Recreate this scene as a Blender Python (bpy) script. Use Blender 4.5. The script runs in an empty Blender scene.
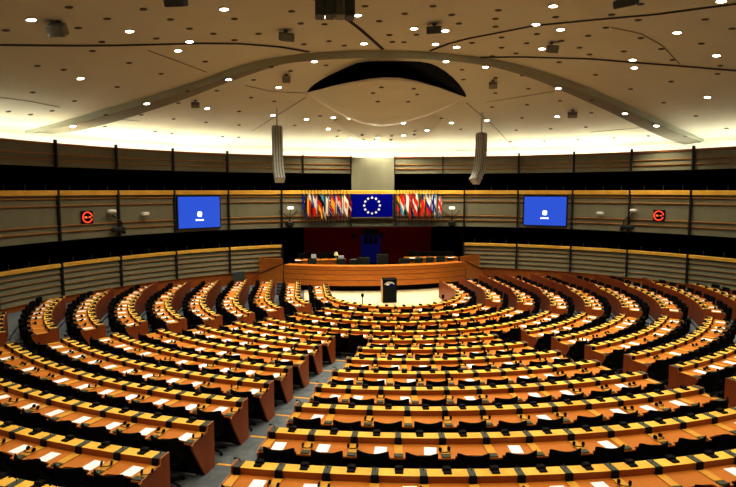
import bpy, math, random
from mathutils import Vector, Matrix
random.seed(7)
C = bpy.context.scene.collection
PI = math.pi
sin, cos, R_ = math.sin, math.cos, math.radians

# ---------------------------------------------------------------- camera (hall frame: origin = centre of the desk arcs, +Y = podium)
EYE = Vector((-4.353, -27.069, 5.95))
FPX, PITCH, YAW = 559.4, 0.09496, 0.115
cd = bpy.data.cameras.new('camera'); cam = bpy.data.objects.new('camera', cd); C.objects.link(cam)
cam.location = EYE; cam.rotation_euler = (PI/2 - PITCH, 0, -YAW)
cd.sensor_width = 36; cd.lens = 36*FPX/736; cd.clip_end = 200
bpy.context.scene.camera = cam
U_ = Vector((cos(YAW), -sin(YAW), 0)); F0 = Vector((sin(YAW), cos(YAW), 0))
FWD = F0*cos(PITCH) + Vector((0, 0, -sin(PITCH))); UP = F0*sin(PITCH) + Vector((0, 0, cos(PITCH)))
def project(p):
    v = Vector(p) - EYE; d = v.dot(FWD)
    return 368 + FPX*v.dot(U_)/d, 243.5 - FPX*v.dot(UP)/d, d
def ray(px, py):
    return (U_*((px-368)/FPX) + UP*(-(py-243.5)/FPX) + FWD).normalized()
def in_view(p, m=45):
    x, y, d = project(p)
    return d > 1 and -m < x < 736+m and -m < y < 487+m

# ---------------------------------------------------------------- mesh builder
class MB:
    def __init__(s): s.v = []; s.f = []; s.m = []
    def add(s, vs, fs, m=0):
        b = len(s.v); s.v += [tuple(x) for x in vs]
        for f in fs: s.f.append(tuple(i+b for i in f)); s.m.append(m)
        return b
    def quad(s, a, b, c, d, m=0): s.add([a, b, c, d], [(0, 1, 2, 3)], m)
    def box(s, c, sz, m=0, X=(1, 0, 0), Y=(0, 1, 0), Z=(0, 0, 1), bev=0.0):
        X, Y, Z, c = Vector(X), Vector(Y), Vector(Z), Vector(c)
        hx, hy, hz = sz[0]/2, sz[1]/2, sz[2]/2
        if bev <= 0:
            vs = [c + X*(i*hx) + Y*(j*hy) + Z*(k*hz) for i in (-1, 1) for j in (-1, 1) for k in (-1, 1)]
            s.add(vs, [(0, 1, 3, 2), (4, 6, 7, 5), (0, 4, 5, 1), (2, 3, 7, 6), (0, 2, 6, 4), (1, 5, 7, 3)], m)
        else:
            b = min(bev, hx*.9, hy*.9, hz*.9)
            ring = [(hx-b, hy), (hx, hy-b), (hx, -hy+b), (hx-b, -hy), (-hx+b, -hy), (-hx, -hy+b), (-hx, hy-b), (-hx+b, hy)]
            vs = []
            for (z, k) in ((-hz, b), (-hz+b, 0), (hz-b, 0), (hz, b)):
                for (x, y) in ring:
                    fx = (abs(x)-k)/abs(x) if abs(x) > 1e-9 else 1; fy = (abs(y)-k)/abs(y) if abs(y) > 1e-9 else 1
                    vs.append(c + X*(x*fx) + Y*(y*fy) + Z*z)
            fs = [tuple(range(7, -1, -1))[::-1][::-1]] + [tuple(24+i for i in range(7, -1, -1))]
            for l in range(3):
                for i in range(8):
                    j = (i+1) % 8; fs.append((l*8+i, l*8+j, l*8+8+j, l*8+8+i))
            s.add(vs, fs, m)
    def tube(s, pts, r, m=0, n=6, cap=True):
        pts = [Vector(p) for p in pts]; rs = r if isinstance(r, (list, tuple)) else [r]*len(pts)
        vs = []; L = len(pts)
        for i, p in enumerate(pts):
            t = (pts[min(i+1, L-1)] - pts[max(i-1, 0)]).normalized()
            a = t.cross(Vector((0, 0, 1)))
            if a.length < 1e-3: a = t.cross(Vector((1, 0, 0)))
            a.normalize(); b = t.cross(a)
            for k in range(n):
                w = 2*PI*k/n; vs.append(p + a*(cos(w)*rs[i]) + b*(sin(w)*rs[i]))
        fs = [(i*n+k, i*n+(k+1) % n, (i+1)*n+(k+1) % n, (i+1)*n+k) for i in range(L-1) for k in range(n)]
        if cap: fs += [tuple(range(n))[::-1], tuple((L-1)*n+k for k in range(n))]
        s.add(vs, fs, m)
    def lathe(s, c, prof, m=0, n=16, Z=(0, 0, 1)):
        Z = Vector(Z).normalized(); a = Z.cross(Vector((0, 1, 0)))
        if a.length < 1e-3: a = Z.cross(Vector((1, 0, 0)))
        a.normalize(); b = Z.cross(a); c = Vector(c); vs = []
        for (r, z) in prof:
            for k in range(n):
                w = 2*PI*k/n; vs.append(c + a*(cos(w)*r) + b*(sin(w)*r) + Z*z)
        L = len(prof)
        fs = [(i*n+k, i*n+(k+1) % n, (i+1)*n+(k+1) % n, (i+1)*n+k) for i in range(L-1) for k in range(n)]
        fs += [tuple(range(n))[::-1], tuple((L-1)*n+k for k in range(n))]
        s.add(vs, fs, m)
    def prism(s, poly, m=0):            # list of (bottom, top) point pairs
        n = len(poly); vs = [p[0] for p in poly] + [p[1] for p in poly]
        fs = [tuple(range(n))[::-1], tuple(range(n, 2*n))] + [(i, (i+1) % n, n+(i+1) % n, n+i) for i in range(n)]
        s.add(vs, fs, m)
    def strip(s, A, B, m=0):
        n = len(A); s.add(list(A)+list(B), [(i, i+1, n+i+1, n+i) for i in range(n-1)], m)
    def sweep(s, rings, m=0, closed=True, mats=None, caps=True):   # rings: list of point lists
        n = len(rings[0]); vs = [p for r in rings for p in r]
        b = s.add(vs, [], m)
        rng = n if closed else n-1
        for i in range(len(rings)-1):
            for k in range(rng):
                s.f.append((b+i*n+k, b+i*n+(k+1) % n, b+(i+1)*n+(k+1) % n, b+(i+1)*n+k)); s.m.append(mats[k] if mats else m)
        if caps and closed:
            s.f.append(tuple(b+k for k in range(n))[::-1]); s.m.append(m)
            s.f.append(tuple(b+(len(rings)-1)*n+k for k in range(n))); s.m.append(m)
    def mesh(s, name, mats, off=(0, 0, 0), smooth=False):
        me = bpy.data.meshes.new(name); o = Vector(off)
        me.from_pydata([tuple(Vector(v)-o) for v in s.v], [], s.f)
        for x in (mats if isinstance(mats, (list, tuple)) else [mats]): me.materials.append(x)
        me.polygons.foreach_set('material_index', s.m)
        if smooth: me.polygons.foreach_set('use_smooth', [True]*len(me.polygons))
        me.update()
        import bmesh
        bm = bmesh.new(); bm.from_mesh(me); bmesh.ops.recalc_face_normals(bm, faces=bm.faces); bm.to_mesh(me); bm.free()
        return me
    def build(s, name, mats, parent=None, off=(0, 0, 0), smooth=False):
        return obj(name, s.mesh(name, mats, off, smooth), parent, off if parent is None else (0, 0, 0))
def obj(name, me, parent=None, loc=(0, 0, 0), rz=0):
    o = bpy.data.objects.new(name, me); C.objects.link(o); o.location = loc; o.rotation_euler = (0, 0, rz)
    if parent: o.parent = parent
    return o
def tag(o, label=None, cat=None, group=None, kind=None):
    if label: o['label'] = label
    if cat: o['category'] = cat
    if group: o['group'] = group
    if kind: o['kind'] = kind
    return o
def thing(name, label, cat, loc, rz=0, group=None):
    return tag(obj(name, None, None, loc, rz), label, cat, group)
def struct(o): o['kind'] = 'structure'; return o
ONES = ['', 'first', 'second', 'third', 'fourth', 'fifth', 'sixth', 'seventh', 'eighth', 'ninth', 'tenth', 'eleventh', 'twelfth', 'thirteenth',
        'fourteenth', 'fifteenth', 'sixteenth', 'seventeenth', 'eighteenth', 'nineteenth']
def ordn(n):
    if n < 20: return ONES[n]
    T = {2: 'twent', 3: 'thirt', 4: 'fort', 5: 'fift', 6: 'sixt', 7: 'sevent', 8: 'eight', 9: 'ninet'}
    return T[n//10]+'ieth' if n % 10 == 0 else T[n//10]+'y-'+ONES[n % 10]

# ---------------------------------------------------------------- materials
def mat(name, col, rough=.5, metal=0, emit=None, es=1, noise=None, spec=.5, bump=None):
    m = bpy.data.materials.new(name); m.use_nodes = True; nt = m.node_tree; b = nt.nodes['Principled BSDF']
    b.inputs['Base Color'].default_value = (*col, 1); b.inputs['Roughness'].default_value = rough
    b.inputs['Metallic'].default_value = metal; b.inputs['Specular IOR Level'].default_value = spec
    if emit: b.inputs['Emission Color'].default_value = (*emit, 1); b.inputs['Emission Strength'].default_value = es
    if noise or bump: 
        tc = nt.nodes.new('ShaderNodeTexCoord'); mp = nt.nodes.new('ShaderNodeMapping'); nz = nt.nodes.new('ShaderNodeTexNoise')
        sc, col2, strx = noise if noise else (bump[0], col, (1, 1, 1))
        nt.links.new(tc.outputs['Object'], mp.inputs[0]); mp.inputs['Scale'].default_value = strx
        nt.links.new(mp.outputs[0], nz.inputs['Vector']); nz.inputs['Scale'].default_value = sc; nz.inputs['Detail'].default_value = 4
        if noise:
            rp = nt.nodes.new('ShaderNodeValToRGB'); nt.links.new(nz.outputs['Fac'], rp.inputs[0])
            rp.color_ramp.elements[0].position = .35; rp.color_ramp.elements[1].position = .65
            rp.color_ramp.elements[0].color = (*col, 1); rp.color_ramp.elements[1].color = (*col2, 1)
            nt.links.new(rp.outputs[0], b.inputs['Base Color'])
        if bump:
            bp = nt.nodes.new('ShaderNodeBump'); bp.inputs['Strength'].default_value = bump[1]
            nt.links.new(nz.outputs['Fac'], bp.inputs['Height']); nt.links.new(bp.outputs[0], b.inputs['Normal'])
    return m
M = dict(
    pad=mat('yellow_pad', (.62, .33, .045), .3, noise=(3, (.70, .40, .06), (1, 1, 1)), spec=.7),
    end=mat('orange_end_panel', (.30, .072, .013), .4, noise=(3, (.36, .092, .017), (1, 1, .15)), spec=.4),
    top=mat('orange_worktop', (.46, .168, .026), .42, noise=(1.3, (.54, .21, .035), (1, 1, 1)), spec=.3),
    riser=mat('orange_riser', (.36, .105, .011), .45, noise=(2, (.42, .13, .014), (1, 1, 1)), spec=.3),
    ridge=mat('yellow_ledge', (.70, .41, .055), .38, noise=(1.1, (.84, .56, .10), (1, 1, 1)), spec=.5),
    front=mat('red_brown_panel', (.20, .046, .011), .42, noise=(3, (.25, .06, .014), (1, 1, .15)), spec=.45),
    podium=mat('podium_wood', (.46, .16, .022), .4, noise=(4, (.54, .21, .032), (.3, .3, 3)), spec=.4),
    podium_dark=mat('podium_seam', (.10, .03, .008), .5),
    edge=mat('pale_edge', (.55, .35, .16), .4),
    base=mat('wall_wood', (.30, .085, .014), .45, noise=(1.5, (.36, .11, .02), (1, 1, .3)), spec=.3),
    black=mat('black_fabric', (.004, .004, .005), .8, noise=(40, (.007, .007, .008), (1, 1, 1)), spec=.08),
    blackp=mat('black_plastic', (.004, .004, .0045), .5, noise=(30, (.006, .006, .007), (1, 1, 1)), spec=.12),
    darkpanel=mat('dark_panel', (.012, .009, .008), .8, noise=(6, (.016, .012, .010), (1, 1, 1)), spec=.1),  # near-black for modesty panels, podium base and dais floor
    grey=mat('grey_console', (.055, .068, .06), .5, noise=(9, (.07, .085, .075), (1, 1, 1))),
    keypad=mat('keypad_green_grey', (.03, .042, .026), .5, noise=(60, (.085, .095, .055), (1, 1, 1))),
    paper=mat('white_paper', (.80, .84, .94), .6, noise=(3, (.84, .88, .97), (1, 1, 1)), spec=.2),
    carpet=mat('blue_grey_carpet', (.13, .152, .17), .9, noise=(5, (.175, .20, .22), (1, 1, 1)), spec=.1),
    cream=mat('cream_floor', (.66, .56, .38), .55, noise=(2, (.72, .62, .44), (1, 1, 1))),
    nosing=mat('yellow_nosing', (.62, .34, .06), .5, noise=(8, (.7, .4, .08), (1, 1, 1))),
    beige=mat('beige_slats', (.215, .215, .155), .6, noise=(1.2, (.24, .24, .175), (1, 1, .3)), spec=.2),
    ledge=mat('brown_ledge', (.34, .18, .055), .45, noise=(5, (.40, .22, .07), (1, 1, 1))),
    rail=mat('gold_rail', (.68, .42, .07), .33, noise=(2, (.8, .52, .11), (1, 1, 1)), spec=.6),
    toprail=mat('top_rail', (.30, .11, .03), .4, noise=(2, (.36, .15, .04), (1, 1, 1))),
    post=mat('black_post', (.008, .008, .008), .6, noise=(10, (.012, .012, .012), (1, 1, 1))),
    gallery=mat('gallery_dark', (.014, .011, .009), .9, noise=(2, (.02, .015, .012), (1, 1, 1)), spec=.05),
    red=mat('dark_red_wall', (.8, .035, .045), .7, noise=(2, (.85, .04, .05), (1, 1, .2)), spec=.1),
    blue=mat('blue_door', (.012, .02, .35), .5, emit=(.01, .02, .5), es=.12),  # slight emission mixed into the blue; the door is no lamp
    bluedark=mat('blue_door_glass', (.02, .03, .10), .3),
    ceil=mat('cream_ceiling', (.63, .625, .505), .85, noise=(.5, (.66, .655, .53), (1, 1, 1)), spec=.1),
    soffit=mat('beam_soffit_shaded', (.25, .235, .175), .85, noise=(.8, (.27, .255, .19), (1, 1, 1)), spec=.1),  # soffit's shade painted in: darker than the ceiling, as if missed by the cove
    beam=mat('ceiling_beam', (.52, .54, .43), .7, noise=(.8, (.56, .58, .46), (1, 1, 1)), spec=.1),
    groove=mat('ceiling_groove', (.035, .025, .018), .9),
    joint=mat('ceiling_joint', (.27, .22, .14), .9),
    slotshade=mat('slot_shade_black', (.004, .004, .006), .7, spec=.1),  # black colour stands in for the darkness inside the slot
    vent=mat('vent_dark', (.10, .08, .05), .8, noise=(9, (.12, .095, .06), (1, 1, 1))),
    lamp=mat('lamp_glow', (1, .95, .85), .5, emit=(1, .93, .80), es=14),
    lampring_litrim=mat('lamp_ring_lit_rim', (.8, .75, .62), .5),  # lamp trims, and the painted bright rim of the hood
    cove=mat('cove_light', (1, 1, .9), .5, emit=(1, .98, .91), es=8.5),
    covewall=mat('cove_white', (.85, .84, .78), .8),
    strip=mat('strip_glow', (1, 1, 1), .5, emit=(.9, .95, 1), es=.7),
    boxl=mat('speaker_front', (.24, .24, .20), .7, noise=(20, (.28, .28, .235), (1, 1, 1))),
    boxg=mat('grey_speaker', (.22, .215, .17), .6, noise=(20, (.26, .25, .205), (1, 1, 1))),
    boxd=mat('dark_grey_speaker', (.10, .11, .105), .6, noise=(10, (.125, .135, .13), (1, 1, 1))),
    array=mat('white_speaker', (.46, .48, .46), .5, noise=(8, (.52, .54, .52), (1, 1, 1))),
    arrayd=mat('speaker_grille', (.12, .13, .125), .6),
    screen=mat('blue_screen', (.01, .02, .1), .3, emit=(.036, .118, .62), es=1.0),
    white=mat('white_glow', (.9, .9, .9), .5, emit=(1, 1, 1), es=1.1),
    whitem=mat('white_matte', (.75, .75, .72), .5),
    bezel=mat('screen_bezel', (.01, .012, .03), .4),
    led=mat('red_led', (.3, .02, .01), .5, emit=(1, .07, .035), es=1.6),
    ledo=mat('orange_led', (.3, .05, .01), .5, emit=(1, .22, .08), es=1.6),
    flagblue=mat('banner_blue_glow', (.0015, .003, .20), .9, emit=(.0, .001, .2), es=.25, spec=0),  # weak glow mixed into the blue; neither banner nor emblem is a lamp
    star=mat('star_white_glow', (.75, .76, .74), .6, emit=(.8, .82, .85), es=.25),  # weak glow painted into the stars, which give no light themselves
    green=mat('dark_green_leather', (.022, .035, .026), .6, noise=(10, (.03, .045, .034), (1, 1, 1))),
    lectern=mat('lectern_black', (.006, .009, .009), .6, noise=(6, (.008, .012, .012), (1, 1, 1)), spec=.1),
    steps=mat('dark_steps', (.035, .042, .045), .8, noise=(6, (.05, .06, .062), (1, 1, 1))),
    metal=mat('grey_metal', (.3, .3, .3), .4, metal=.6),
    wine=mat('pale_cone', (.8, .7, .4), .6),
)

# ---------------------------------------------------------------- hall dimensions
WC = Vector((.25, -8.72, 0)); WR = 18.81           # wall circle
def wp(deg, r, z=0): a = R_(deg); return Vector((WC.x + r*sin(a), WC.y + r*cos(a), z))
def zc(x, y):                                       # ceiling height
    p = math.hypot(x-WC.x, y-WC.y)
    return 9.0 + 2.6*(1-(min(p, 21)/20)**2.2)
def cnormal(x, y):
    e = .05; return Vector(((zc(x+e, y)-zc(x-e, y))/(2*e), (zc(x, y+e)-zc(x, y-e))/(2*e), -1)).normalized()   # pointing down
def on_ceiling(px, py, dz=0):
    d = ray(px, py); t0, t1 = 3., 60.
    f = lambda t: (EYE+d*t).z - zc((EYE+d*t).x, (EYE+d*t).y) - dz
    t = t0
    while t < t1 and f(t) < 0: t += .25
    a, b = t-.25, t
    for _ in range(30):
        m = (a+b)/2
        if f(m) < 0: a = m
        else: b = m
    return EYE + d*b
def on_wall(px, py, r=WR):
    d = ray(px, py); o = EYE-WC; a = d.x*d.x+d.y*d.y; b = d.x*o.x+d.y*o.y; c = o.x*o.x+o.y*o.y-r*r
    t = (-b+math.sqrt(max(b*b-a*c, 0)))/a; return EYE+d*t
def wang(p): return math.degrees(math.atan2(p.x-WC.x, p.y-WC.y))

# rows: radius of the ledge front line, tier floor height
ROWS = {}
for i, n in enumerate('LKJIHGFEDCBAZ'):
    ROWS[n] = (3.13+1.452*i, [0, 0, 0, 0, .10, .20, .30, .405, .51, .615, .70, .77, .85][i], i+1)
YEND = dict(L=3.0, K=4.1, J=4.9, I=5.0, H=4.2, G=3.2, F=2.3, E=.1, D=-1.9, C=-5.5)
def arc(u, r, d, z=0):
    lim = r*PI/2; s = 1 if u >= 0 else -1
    if r > 17.5 and u > 0: r = r*1.0; d = d - 1.2*min(u/r, .6)**2
    if abs(u) <= lim:
        a = u/r; return Vector(((r+d)*sin(a), -(r+d)*cos(a), z))
    return Vector((s*(r+d), abs(u)-lim, z))
def heading(u, r):                                   # rz turning local -Y (towards ledge) ... local +Y = outward
    a = max(-PI/2, min(PI/2, u/r)); return PI + a    # +Y local -> (sin a, -cos a)
def u_end(n):
    r = ROWS[n][0]; y = YEND[n]
    return r*PI/2 + y if y > 0 else r*math.acos(-y/r)

# ---------------------------------------------------------------- setting: floor
def usamples(r, u0, u1, step=.5):
    n = max(2, int(abs(u1-u0)/step)); return [u0+(u1-u0)*i/n for i in range(n+1)]
fl = MB()
prof = [(0.0, -.0)]
seq = 'KJIHGFEDCBAZ'; prev = 0
for n in seq:
    r, f, i = ROWS[n]; re = r-.12
    if f > prev+1e-6: prof += [(re, prev), (re, f)]
    prev = f
prof += [(23.5, prev)]
angs = [-PI/2 + PI*i/90 for i in range(91)]
rings = [[Vector((-p[0], 9.0, p[1])) for p in prof]]
rings += [[Vector((p[0]*sin(a), -p[0]*cos(a), p[1])) for p in prof] for a in angs]
rings += [[Vector((p[0], 9.0, p[1])) for p in prof]]
fl.sweep(rings, closed=False, caps=False)
fl.quad((-8, 8.9, -.002), (8, 8.9, -.002), (8, 14, -.002), (-8, 14, -.002))
struct(fl.build('floor', M['carpet']))
wl = MB(); rr = 4.35
poly = [Vector((rr*sin(a), -rr*cos(a), .012)) for a in angs] + [Vector((rr, 6.8, .012)), Vector((-rr, 6.8, .012))]
wl.add(poly, [tuple(range(len(poly)))]); struct(wl.build('floor_well', M['cream']))
# aisle geometry (angles where blocks end)
A1 = dict(A=(16.5, 20.3), B=(16.3, 20.3), C=(16.1, 20.3), D=(15.9, 20.4), E=(15.6, 20.8), F=(15.2, 21.2), G=(14.8, 21.7), H=(14.0, 22.0), Z=(16.6, 20.3))
A2 = dict(Z=(53, 57.5), A=(53, 57.6), B=(53, 57.7), C=(52.6, 57.8), D=(52.2, 57.9), E=(51.9, 58.0), F=(51.2, 58.2), G=(50.7, 58.3), H=(50.4, 58.6), I=(50.3, 59.2), J=(49.2, 61), K=(48.5, 62.5))
tn = 0
for n in 'HGFEDCBAZ':
    r, f, i = ROWS[n]
    for sgn in (-1, 1):
        for (a, b) in ((A1[n][0], A1[n][1]), A2[n]):
            mb = MB(); us = [R_(x)*sgn for x in (a+.15, (a+b)/2, b-.15)]
            P = lambda a_, rr_, z_: Vector((rr_*sin(a_), -rr_*cos(a_), z_))
            mb.sweep([[P(u, r-.13, f-.03), P(u, r-.13, f+.006), P(u, r-.06, f+.006), P(u, r-.06, f-.03)] for u in us])
            if in_view(P(us[1], r, f)):
                tn += 1; struct(mb.build('trim_%d' % tn, M['nosing']))

# ---------------------------------------------------------------- setting: curved gallery walls
DIV = [-59.2, -49.3, -39.3, -29.1, -18.6]
LEFT_A, RIGHT_A = -100, 100
def warc(a0, a1): 
    n = max(2, int(abs(a1-a0)/1.5)); return [a0+(a1-a0)*i/n for i in range(n+1)]
def wall_strip(mb, a0, a1, pr, mats, closed=False):
    rings = [[wp(a, WR+p[0], p[1]) for p in pr] for a in warc(a0, a1)]
    mb.sweep(rings, closed=closed, mats=mats, caps=False)
def slat_profile(z0, z1, n, out=.06):                # lap siding from top z1 to bottom z0 : points + material per segment
    pts = []; ms = []; h = (z1-z0)/n
    for i in range(n):
        zt = z1-i*h; pts += [(0, zt), (-out, zt-h+.045), (-out-.02, zt-h+.04), (-out-.02, zt-h), (0, zt-h)]; ms += [0, 1, 1, 1, 0]
    return pts, ms
def rail_profile(zt, h, depth=.14):
    return [(0.06, zt-h), (-depth, zt-h), (-depth, zt-.02), (-depth+.03, zt), (.10, zt), (.10, zt-.04)]
# lower gallery parapet
def lower_wall(name, a0, a1):
    mb = MB(); p, ms = slat_profile(.86, 2.30, 5); wall_strip(mb, a0, a1, p, ms)
    wall_strip(mb, a0, a1, [(-.02, .86), (-.02, -.2)], [2])
    wall_strip(mb, a0, a1, rail_profile(2.47, .17), [3]*5)
    struct(mb.build(name, [M['beige'], M['ledge'], M['base'], M['rail']]))
lower_wall('wall_left', LEFT_A, -18.6); lower_wall('wall_right', 18.6, RIGHT_A)
# middle gallery parapet
def mid_wall(name, a0, a1):
    mb = MB(); zt = 5.94
    pts, ms = [(0, zt-.24)], []
    for z in (5.52, 5.19, 4.24, 3.95): pts += [(-.01, z+.06), (-.09, z+.05), (-.09, z), (-.01, z-.02)]; ms += [0, 1, 1, 2]
    pts += [(-.02, 3.55), (.3, 3.55)]; ms += [0, 2]
    wall_strip(mb, a0, a1, pts, ms); wall_strip(mb, a0, a1, rail_profile(zt, .24), [3]*5)
    struct(mb.build(name, [M['beige'], M['ledge'], M['podium_dark'], M['rail']]))
mid_wall('wall_middle_left', LEFT_A, -4.4); mid_wall('wall_middle_right', 4.4, RIGHT_A); mid_wall('wall_middle_centre', -4.4, 4.4)
# upper parapet
def up_wall(name, a0, a1):
    mb = MB(); pts, ms = [(0, 8.1)], []
    for z in (7.62, 7.34): pts += [(-.01, z+.05), (-.08, z+.04), (-.08, z), (0, z-.02)]; ms += [0, 1, 1, 1]
    pts += [(0, 7.05), (.3, 7.05)]; ms += [0, 1]
    wall_strip(mb, a0, a1, pts, ms); wall_strip(mb, a0, a1, [(.04, 8.06), (-.06, 8.06), (-.06, 8.15), (.08, 8.15)], [3]*3)
    struct(mb.build(name, [M['beige'], M['ledge'], M['base'], M['toprail']]))
up_wall('wall_upper_left', LEFT_A, -4.4); up_wall('wall_upper_right', 4.4, RIGHT_A)
mb = MB(); wall_strip(mb, -4.4, 4.4, [(.1, 5.95), (-.12, 5.95), (-.12, 8.1), (.1, 8.1)], [0]*3); struct(mb.build('wall_upper_centre', M['beige']))
# gallery backs and slabs
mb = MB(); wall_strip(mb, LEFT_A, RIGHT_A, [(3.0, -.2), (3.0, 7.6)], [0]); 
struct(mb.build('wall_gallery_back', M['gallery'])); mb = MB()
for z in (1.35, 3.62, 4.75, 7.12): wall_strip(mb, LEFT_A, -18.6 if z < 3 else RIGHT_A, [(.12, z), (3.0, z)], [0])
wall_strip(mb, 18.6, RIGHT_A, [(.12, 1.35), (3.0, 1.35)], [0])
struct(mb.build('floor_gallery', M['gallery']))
# posts
def post(a, z0, z1, w=.10):
    global tn; tn += 1; mb = MB(); t = R_(a); mb.box(wp(a, WR-.10, (z0+z1)/2), (w, .16, z1-z0), X=(cos(t), -sin(t), 0), Y=(sin(t), cos(t), 0), bev=.015)
    struct(mb.build('trim_%d' % tn, M['post']))
allang = [-69.2] + DIV + [-x for x in DIV] + [69.2]
for a in allang:
    post(a, .9 if abs(a) > 19 else .1, 2.52); post(a, 3.5, 5.97)
    if abs(a) > 19: post(a, 6.98, 8.3)
for a in (-14.2, 14.2, -4.45, 4.45): post(a, 6.98 if abs(a) > 5 else 7.0, 8.2, .06)
for a in (-4.5, 4.5): post(a, 3.5, 5.72, .09)
# cove behind the top of the wall
mb = MB(); wall_strip(mb, LEFT_A, RIGHT_A, [(.15, 7.6), (2.4, 7.6), (2.5, 8.9)], [0, 0]); struct(mb.build('wall_cove', M['covewall']))
mb = MB(); rings = [[wp(a, WR+p[0], p[1]) for p in ((.75, 7.75), (1.0, 7.75), (1.0, 7.85), (.75, 7.85))] for a in warc(-80, 80)]
mb.sweep(rings)
tag(mb.build('cove_light', M['cove']), 'long warm white strip light hidden behind the top of the curved wall', 'light')
# podium recess
mb = MB(); 
mb.quad((-7.5, 12.6, 0), (8, 12.6, 0), (8, 12.6, 3.6), (-7.5, 12.6, 3.6)); struct(mb.build('wall_recess_back', M['red']))
mb = MB()
for s in (-1, 1):
    x = WC.x + s*WR*sin(R_(18.6)); y = WC.y+WR*cos(R_(18.6)); mb.quad((x, y, 0), (x+s*.3, 12.6, 0), (x+s*.3, 12.6, 3.6), (x, y, 3.6))
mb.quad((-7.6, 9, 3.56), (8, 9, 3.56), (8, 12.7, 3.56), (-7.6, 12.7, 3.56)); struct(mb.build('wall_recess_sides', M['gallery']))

# ---------------------------------------------------------------- setting: ceiling
mb = MB(); NR, NA = 28, 96; vs = [(WC.x, WC.y, zc(WC.x, WC.y))]; fs = []
for i in range(1, NR+1):
    p = 21.3*i/NR
    for k in range(NA): a = 2*PI*k/NA; x, y = WC.x+p*sin(a), WC.y+p*cos(a); vs.append((x, y, zc(x, y)))
for k in range(NA): fs.append((0, 1+k, 1+(k+1) % NA))
for i in range(NR-1):
    for k in range(NA): a = 1+i*NA; fs.append((a+k, a+NA+k, a+NA+(k+1) % NA, a+(k+1) % NA))
# ceiling stays whole: a flat black sheet paints the slot's dark inside
SLOT = [(307, 92), (311, 86.5), (322, 79), (345, 68), (361, 61.5), (400, 61), (427, 62), (441, 68), (456, 80), (466, 94), (466, 97), (452, 100), (420, 104), (380, 106), (340, 103), (312, 96)]
mb.add(vs, fs); struct(mb.build('ceiling', M['ceil'], smooth=True))
def cpts(L, dz=0): return [on_ceiling(x, y) + Vector((0, 0, dz)) for x, y in L]
def resample(L, k=6):
    out = []
    for (a, b) in zip(L[:-1], L[1:]): out += [(a[0]+(b[0]-a[0])*i/k, a[1]+(b[1]-a[1])*i/k) for i in range(k)]
    return out+[L[-1]]
def smooth_line(L, it=2):
    for _ in range(it):
        q = [L[0]]
        for a, b in zip(L[:-1], L[1:]): q += [(a[0]*.75+b[0]*.25, a[1]*.75+b[1]*.25), (a[0]*.25+b[0]*.75, a[1]*.25+b[1]*.75)]
        L = q+[L[-1]]
    return L
def ceil_strip(L, w, m, dz=-.012, h=.01):
    global tn
    P = cpts(smooth_line(resample(L, 3), 1)); A, B = [], []
    for i, p in enumerate(P):
        t = (P[min(i+1, len(P)-1)]-P[max(i-1, 0)]).normalized(); s = t.cross(cnormal(p.x, p.y)).normalized()
        a, b = p+s*w/2, p-s*w/2; a.z = zc(a.x, a.y)+dz; b.z = zc(b.x, b.y)+dz; A.append(a); B.append(b)
    mb = MB(); rings = [[a, b, b-Vector((0, 0, h)), a-Vector((0, 0, h))] for a, b in zip(A, B)]
    mb.sweep(rings); tn += 1; struct(mb.build('trim_%d' % tn, m))
for L, w in (([(0, 44.5), (40, 45), (80, 45.3), (120, 45), (160, 44), (200, 43), (240, 43.3), (280, 46.5), (309, 51.5)], .16),
             ([(480, 57), (520, 56.6), (588, 58.4), (632, 62), (690, 66.5), (738, 70.5)], .16),
             ([(430, 50.5), (449, 43.2), (469, 38), (495, 33), (533, 25.5), (588, 20), (656, 14), (738, 3.2)], .13),
             ([(306, -8), (320, 2), (343.5, 16), (360.5, 29), (375.8, 42.5), (383, 49)], .13)):
    ceil_strip(L, w, M['groove'])
for L in ([(148, 50), (207, 72)], [(245, 85), (270, 91), (307, 93)], [(252, 131), (306, 97)], [(466, 102), (495, 127), (516, 150)], [(486, 102), (554, 91)], [(611, 27), (640, 33), (662, 45), (680, 64)], [(590, 132), (645, 127)], [(0, 97), (30, 101), (60, 107)], [(110, 118), (140, 121)]):
    ceil_strip(L, .035, M['joint'])
# arched beam: near face + soffit
NEAR = [(25, 131), (60, 122), (100, 110.5), (146, 97.5), (180, 87), (215, 75), (245, 64), (280, 56.5), (320, 52), (370, 50), (420, 51), (460, 54.5), (500, 60), (540, 70.5), (580, 84), (620, 101), (650, 115), (690, 133), (704, 140)]
FAR = [(52, 134), (76, 131.5), (110, 123.5), (150, 111), (183, 100), (217, 86.5), (250, 74.5), (283, 63.5), (320, 58.3), (370, 56.5), (420, 57.5), (459, 61), (495, 67), (535, 79), (572, 95), (612, 113), (640, 127), (668, 140), (690, 146)]
def beam_obj():
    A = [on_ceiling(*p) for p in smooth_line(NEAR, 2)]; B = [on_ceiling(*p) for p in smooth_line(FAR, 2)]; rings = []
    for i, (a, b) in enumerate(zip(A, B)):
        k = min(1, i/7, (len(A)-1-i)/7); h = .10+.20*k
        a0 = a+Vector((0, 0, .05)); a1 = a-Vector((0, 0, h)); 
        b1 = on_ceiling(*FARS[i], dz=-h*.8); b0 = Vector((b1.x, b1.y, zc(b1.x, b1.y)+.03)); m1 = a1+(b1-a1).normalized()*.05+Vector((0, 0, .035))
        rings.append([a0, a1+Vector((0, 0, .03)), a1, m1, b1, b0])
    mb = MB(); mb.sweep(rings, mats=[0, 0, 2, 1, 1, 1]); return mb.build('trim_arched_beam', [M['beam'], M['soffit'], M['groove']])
FARS = smooth_line(FAR, 2)
BEAM = beam_obj(); struct(BEAM)
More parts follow.
